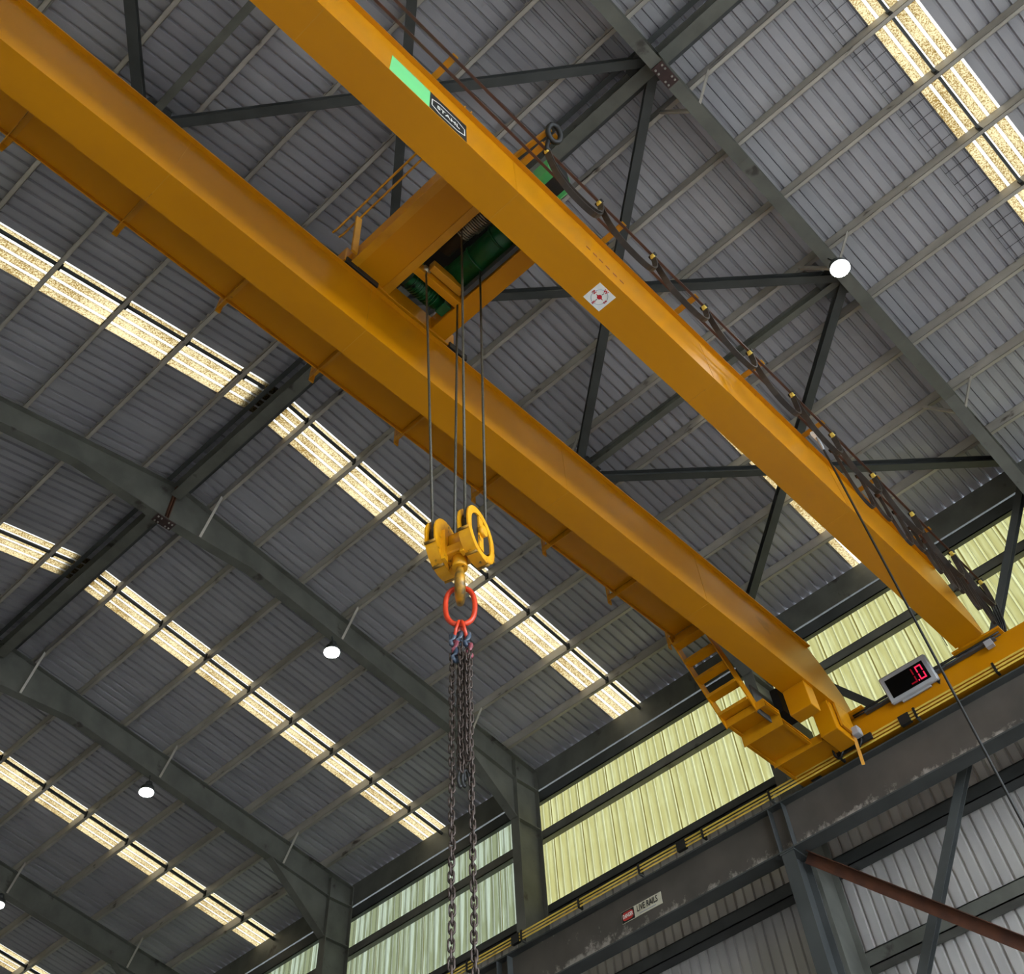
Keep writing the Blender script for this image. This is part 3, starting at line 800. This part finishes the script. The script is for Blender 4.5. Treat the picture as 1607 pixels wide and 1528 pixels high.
for i in range(9):
    MB().cyl((-.92, -.06 + i*.045, .36), (-.92, -.045 + i*.045, .36), .15, 20).build('cooling_fin', 'green', mo)
tb(-.98, -.80, -.75, -.62, TZ + .05, TZ + .22, 'gearbox', 'green', None, .01)
tb(-.72, -.66, -1.36, -1.25, TZ + .12, TZ + .35, 'panel', 'green_light', None, .005)
gb = tb(1.13, 1.42, -1.12, -.72, TZ + .12, TZ + .50, 'gearbox_cover', 'green_light', None, .03)
tb(1.14, 1.44, -1.02, -.80, TZ + .115, TZ + .51, 'brand_panel', 'sign_black', gb, .0)
tb(-.55, .95, -.70, -.64, TZ + .02, TZ + .14, 'channel', 'dark_steel', None, .004)
# tow arm to the festoon
for dy in (0, .11):
    MB().bar((1.05, -.42 + dy, .20), (1.76, -.36 + dy, .20), .05, .07).build('tow_arm', 'yellow2', tr)
MB().tube([(1.76 + .06*math.cos(a), -.30 + .09*math.sin(a), .16 + .10*math.cos(a + .5)) for a in [2*PI*i/12 for i in range(12)]], .035, 7, closed=True).build('cable_coil', 'black', tr)
MB().tube([(1.70, -.33, .13), (1.62, -.30, -.02), (1.60, -.28, -.08)], .03, 7).build('cable_drop', 'black', tr)
# handrail
for z, dy in ((1.07, 0.0), (1.05, -.11)):
    MB().tube([(-1.42, -.96 + dy, z - .04), (-1.36, -.94 + dy, z), (.1, -.94 + dy, z), (1.05, -.94 + dy, z)], .016, 7).build('handrail', 'yellow2', tr)
for x in (-1.04, .95):
    MB().bar((x, -.92, TZ - 11.97), (x, -.95, 1.07), .09, .03, up=(1, 0, 0)).build('handrail_post', 'yellow2', tr)

# ------------------------------------------------------------------ hook block
HB = V((-.31, -1.0, 7.36))
th = math.radians(17)
AX = V((math.cos(th), math.sin(th), 0)); BX = V((-math.sin(th), math.cos(th), 0)); UP = V((0, 0, 1))
hb = thing('hook_block', 'worn yellow twin sheave hook block hanging on wire ropes', 'hook block', HB)
def loc(a, b, c): return AX*a + BX*b + UP*c
def disc_pts(a, r, n=28, sz=1.0, cz=0.0): return [loc(a, r*math.cos(2*PI*i/n), cz + r*sz*math.sin(2*PI*i/n)) for i in range(n)]
def plate_mesh(a0, a1, poly):
    """poly in (b, c), extruded along the block axis"""
    n = len(poly); vs = [loc(a0, *p) for p in poly] + [loc(a1, *p) for p in poly]
    return vs, [(i, (i+1) % n, n + (i+1) % n, n + i) for i in range(n)] + [tuple(reversed(range(n))), tuple(range(n, 2*n))]
def oval(r, n=32, drop=.045):
    return [(r*math.cos(2*PI*i/n), r*math.sin(2*PI*i/n) - (drop if math.sin(2*PI*i/n) < 0 else 0)) for i in range(n)]
SR, HR = .185, .235
for sgn in (-1, 1):
    a_in, a_out = sgn*.10, sgn*.20
    am = (a_in + a_out) / 2
    hs = bpy.data.objects.new('sheave_housing', None)
    # inner cheek (solid)
    m = MB(); m.add(*plate_mesh(min(a_in, a_in + .014*sgn), max(a_in, a_in + .014*sgn), oval(HR)))
    cheek = m.build('sheave_housing', 'hook_yellow', hb); fix_normals(cheek)
    # outer cheek: rim, hub and spoke, leaving two openings
    m = MB(); n = 32; o1 = oval(HR); o2 = oval(.172, drop=.04)
    a0, a1 = a_out - .014*sgn, a_out
    vs = [loc(a0, *p) for p in o1] + [loc(a0, *p) for p in o2] + [loc(a1, *p) for p in o1] + [loc(a1, *p) for p in o2]
    fs = []
    for i in range(n):
        j = (i + 1) % n
        fs += [(i, j, n + j, n + i), (2*n + i, 3*n + i, 3*n + j, 2*n + j), (i, 2*n + i, 2*n + j, j), (n + i, n + j, 3*n + j, 3*n + i)]
    m.add(vs, fs)
    m.add(*plate_mesh(min(a0, a1), max(a0, a1), [(-.036, -.19), (.036, -.19), (.036, .16), (-.036, .16)]))
    ch = m.build('outer_cheek', 'hook_yellow', cheek); fix_normals(ch)
    # rim cover, open at the top
    m = MB(); vs, fs = [], []
    k0, k1 = math.radians(203), math.radians(374)
    N_ = 30
    for i in range(N_ + 1):
        a = k0 + (k1 - k0)*i/N_
        for rr in (HR, HR - .014):
            d = .045 if math.sin(a) < 0 else 0
            vs += [loc(a_in, rr*math.cos(a), rr*math.sin(a) - d), loc(a_out, rr*math.cos(a), rr*math.sin(a) - d)]
    for i in range(N_):
        o = 4*i
        fs += [(o, o+1, o+5, o+4), (o+2, o+6, o+7, o+3), (o, o+4, o+6, o+2), (o+1, o+3, o+7, o+5)]
    m.add(vs, fs); rim = m.build('rim_cover', 'hook_yellow', cheek); fix_normals(rim)
    MB().cyl(loc(am - .035, 0, 0), loc(am + .035, 0, 0), SR, 28).build('sheave', 'wheel', hb)
    MB().cyl(loc(a_out - .01*sgn, 0, 0), loc(a_out + .035*sgn, 0, 0), .05, 14).build('axle_nut', 'hook_yellow', cheek)
    for ang in (200, 250, 300, 340):
        a = math.radians(ang)
        c = loc(am, (HR + .004)*math.cos(a), (HR + .004)*math.sin(a) - .045)
        MB().cyl(c - AX*.05, c + AX*.05, .013, 8).build('tie_bolt', 'hook_steel', cheek)
MB().cyl(loc(-.12, 0, .0), loc(.12, 0, .0), .075, 20).build('cross_axle', 'hook_yellow', hb)
m = MB(); m.prism(loc(-.12, 0, -.15), loc(.12, 0, -.15), [(-.10, -.045), (.10, -.045), (.10, .045), (-.10, .045)]); m.build('crosshead', 'hook_yellow', hb, bevel=.01)
for sgn in (-1, 1):
    m = MB(); m.prism(loc(sgn*.068, -.10, -.09), loc(sgn*.10, -.10, -.09), [(-.028, -.17), (.028, -.17), (.028, .15), (-.028, .15)]); m.build('side_strap', 'hook_yellow', hb)
m = MB(); m.cyl(loc(0, 0, -.30), loc(0, 0, -.19), .062, 16); m.build('hook_nut', 'hook_yellow', hb)
# hook, seen almost edge on
vw = V((.70, -.714, 0))
hk = []; rad = []
for z, o_, r in ((-.28, 0, .042), (-.36, 0, .046), (-.42, .02, .05), (-.47, .055, .056), (-.53, .085, .062), (-.60, .082, .066), (-.66, .045, .066), (-.69, -.01, .06), (-.675, -.07, .05), (-.63, -.10, .04), (-.57, -.105, .028), (-.53, -.10, .016)):
    hk.append(vw*o_ + UP*(z*.86)); rad.append(r*.66)
MB().tube(hk, rad, 12).build('hook', 'hook_steel', hb)
MB().bar(vw*.03 + UP*-.36, vw*-.095 + UP*-.47, .05, .008, up=AX).build('safety_latch', 'hook_steel', hb)
# ropes: part of the trolley
tops = [(-.65, -1.22, 12.22), (-.69, -.62, 12.22), (.10, -1.33, 12.34), (-.18, -.72, 12.22)]
ends = [HB + loc(-.15, -SR, .02), HB + loc(-.15, SR, .02), HB + loc(.15, -SR, .02), HB + loc(.15, SR, .02)]
for p, q in zip(tops, ends):
    o = V((0, -1.15, 11.97))
    MB().tube([V(p) - o, (V(p) + q)/2 - o, q - o], .0135, 7).build('wire_rope', 'rope', tr)
MB().cyl((-.65, -.12, .26), (-.65, -.02, .26), .05, 12).build('rope_anchor', 'metal_shine', tr)

# ------------------------------------------------------------------ chain sling
SB = HB + V((0, 0, -.595))
sl = thing('chain_sling', 'brown four leg lifting chain sling on a red master link', 'chain sling', SB)
SD = V((.714, .70, 0))           # across the view
ring = []
for i in range(36):
    a = 2*PI*i/36; c, s_ = math.cos(a), math.sin(a)
    ring.append(SD*(.112*math.copysign(abs(c)**.75, c)) + UP*(.175*math.copysign(abs(s_)**.85, s_) - .085))
MB().tube(ring, .0205, 9, closed=True).build('master_link', 'red', sl)
for o_ in (-.026, .026):
    rg = [SD*o_ + vw*(.045*math.cos(a)) + SD*(o_*.7*math.sin(a)*-1) + UP*(.075*math.sin(a) - .315) for a in [2*PI*i/16 for i in range(16)]]
    MB().tube(rg, .013, 7, closed=True).build('connecting_link', 'red', sl)
for o_, z, m_ in ((-.055, -.40, 'blue'), (.05, -.41, 'blue'), (-.005, -.39, 'blue'), (-.035, -.47, 'pink'), (.062, -.50, 'pink'), (-.04, -.535, 'blue')):
    g = MB(); g.tube([SD*o_ + vw*(.02*math.cos(a)) + SD*(.016*math.sin(2*a)) + UP*(.05*math.sin(a) + z) for a in [2*PI*i/12 for i in range(12)]], .018, 7, closed=True)
    g.build('shortening_clutch', m_, sl)
# one link, shared by all
LP = .045
lk = MB(); r0, hl = .0165, .0165
pts = [V((r0*math.cos(a), 0, r0*math.sin(a) + (hl if math.sin(a) >= 0 else -hl))) for a in [2*PI*(i + .5)/14 for i in range(14)]]
lk.tube(pts, .0068, 6, closed=True)
LINK = lk.mesh('chain_link'); LINK.materials.append(M['chain'])
def leg(o_, v_, z0, z1, twist):
    z = z0; i = 0
    while z > z1:
        o = bpy.data.objects.new('chain_link', LINK); COL.objects.link(o); o.parent = sl
        o.location = SD*(o_ + .003*math.sin(i*.7)) + vw*v_ + UP*z
        o.rotation_euler = (0, 0, twist + (PI/2 if i % 2 else 0) + .12*math.sin(i*.23 + o_*40))
        z -= LP; i += 1
base = -.50
leg(-.062, 0, base - .05, -3.05, .6)
leg(.062, .01, base - .02, -3.05, 1.0)
leg(-.002, .03, base + .02, -1.43, .3)
leg(.022, -.03, base - .02, -1.46, .9)
leg(.045, .045, base - .05, -1.40, .2)
leg(-.012, -.05, base - .05, -1.38, 1.3)
for o_ in (.0, .026):
    rg = [SD*(o_ + .022*math.cos(a)) + UP*(.055*math.sin(a) - 1.48) for a in [-.3 + 1.6*PI*i/12 for i in range(13)]]
    MB().tube(rg, .011, 7).build('end_hook', 'black', sl)

# ------------------------------------------------------------------ high bay lamps
LSAY = {3: 'on the bolted rafter at upper right', -9: 'on the rafter beside the chains', -15: 'on the rafter at lower left', -21: 'at the left edge near the bottom', -3: 'above the front crane girder', -27: 'furthest back at lower left'}
for xf in FRAMES:
    if xf == -3: continue
    yl, xl = 4.12, xf + (.06 if xf > -20 else .30)
    t = thing('high_bay_lamp', 'bright round high bay lamp ' + LSAY[xf], 'lamp', (xl, yl, 14.36), 'high bay lamps')
    MB().cyl((0, 0, .02), (0, 0, .12), .165, 24, .14, up=(1, 0, 0)).build('housing', 'lamp_case', t)
    MB().cyl((0, 0, .12), (0, 0, .24), .10, 16, .07, up=(1, 0, 0)).build('driver', 'lamp_case', t)
    MB().tube([(0, 0, .22), (xf - xl, 0, zp(yl) - RD - 14.37)], .012, 6).build('hanger', 'lamp_case', t)
    MB().cyl((0, 0, 0), (0, 0, .019), .15, 24, up=(1, 0, 0)).build('lens', 'lamp_lens', t)

# wire safety mesh under the sheets beside the skylight at top right (too fine to pick apart)
g = MB()
for xw in (5.22, 5.45, 5.66):
    g.bar((xw, .3, zp(.3) + .175), (xw, 10.0, zp(10.0) + .175), .006, .006)
yw = .4
while yw < 9.9:
    g.bar((5.22, yw, zp(yw) + .175), (5.68, yw, zp(yw) + .175), .006, .006); yw += .25
mesh = g.build('safety_mesh', 'black', ceiling); mesh['kind'] = 'stuff'
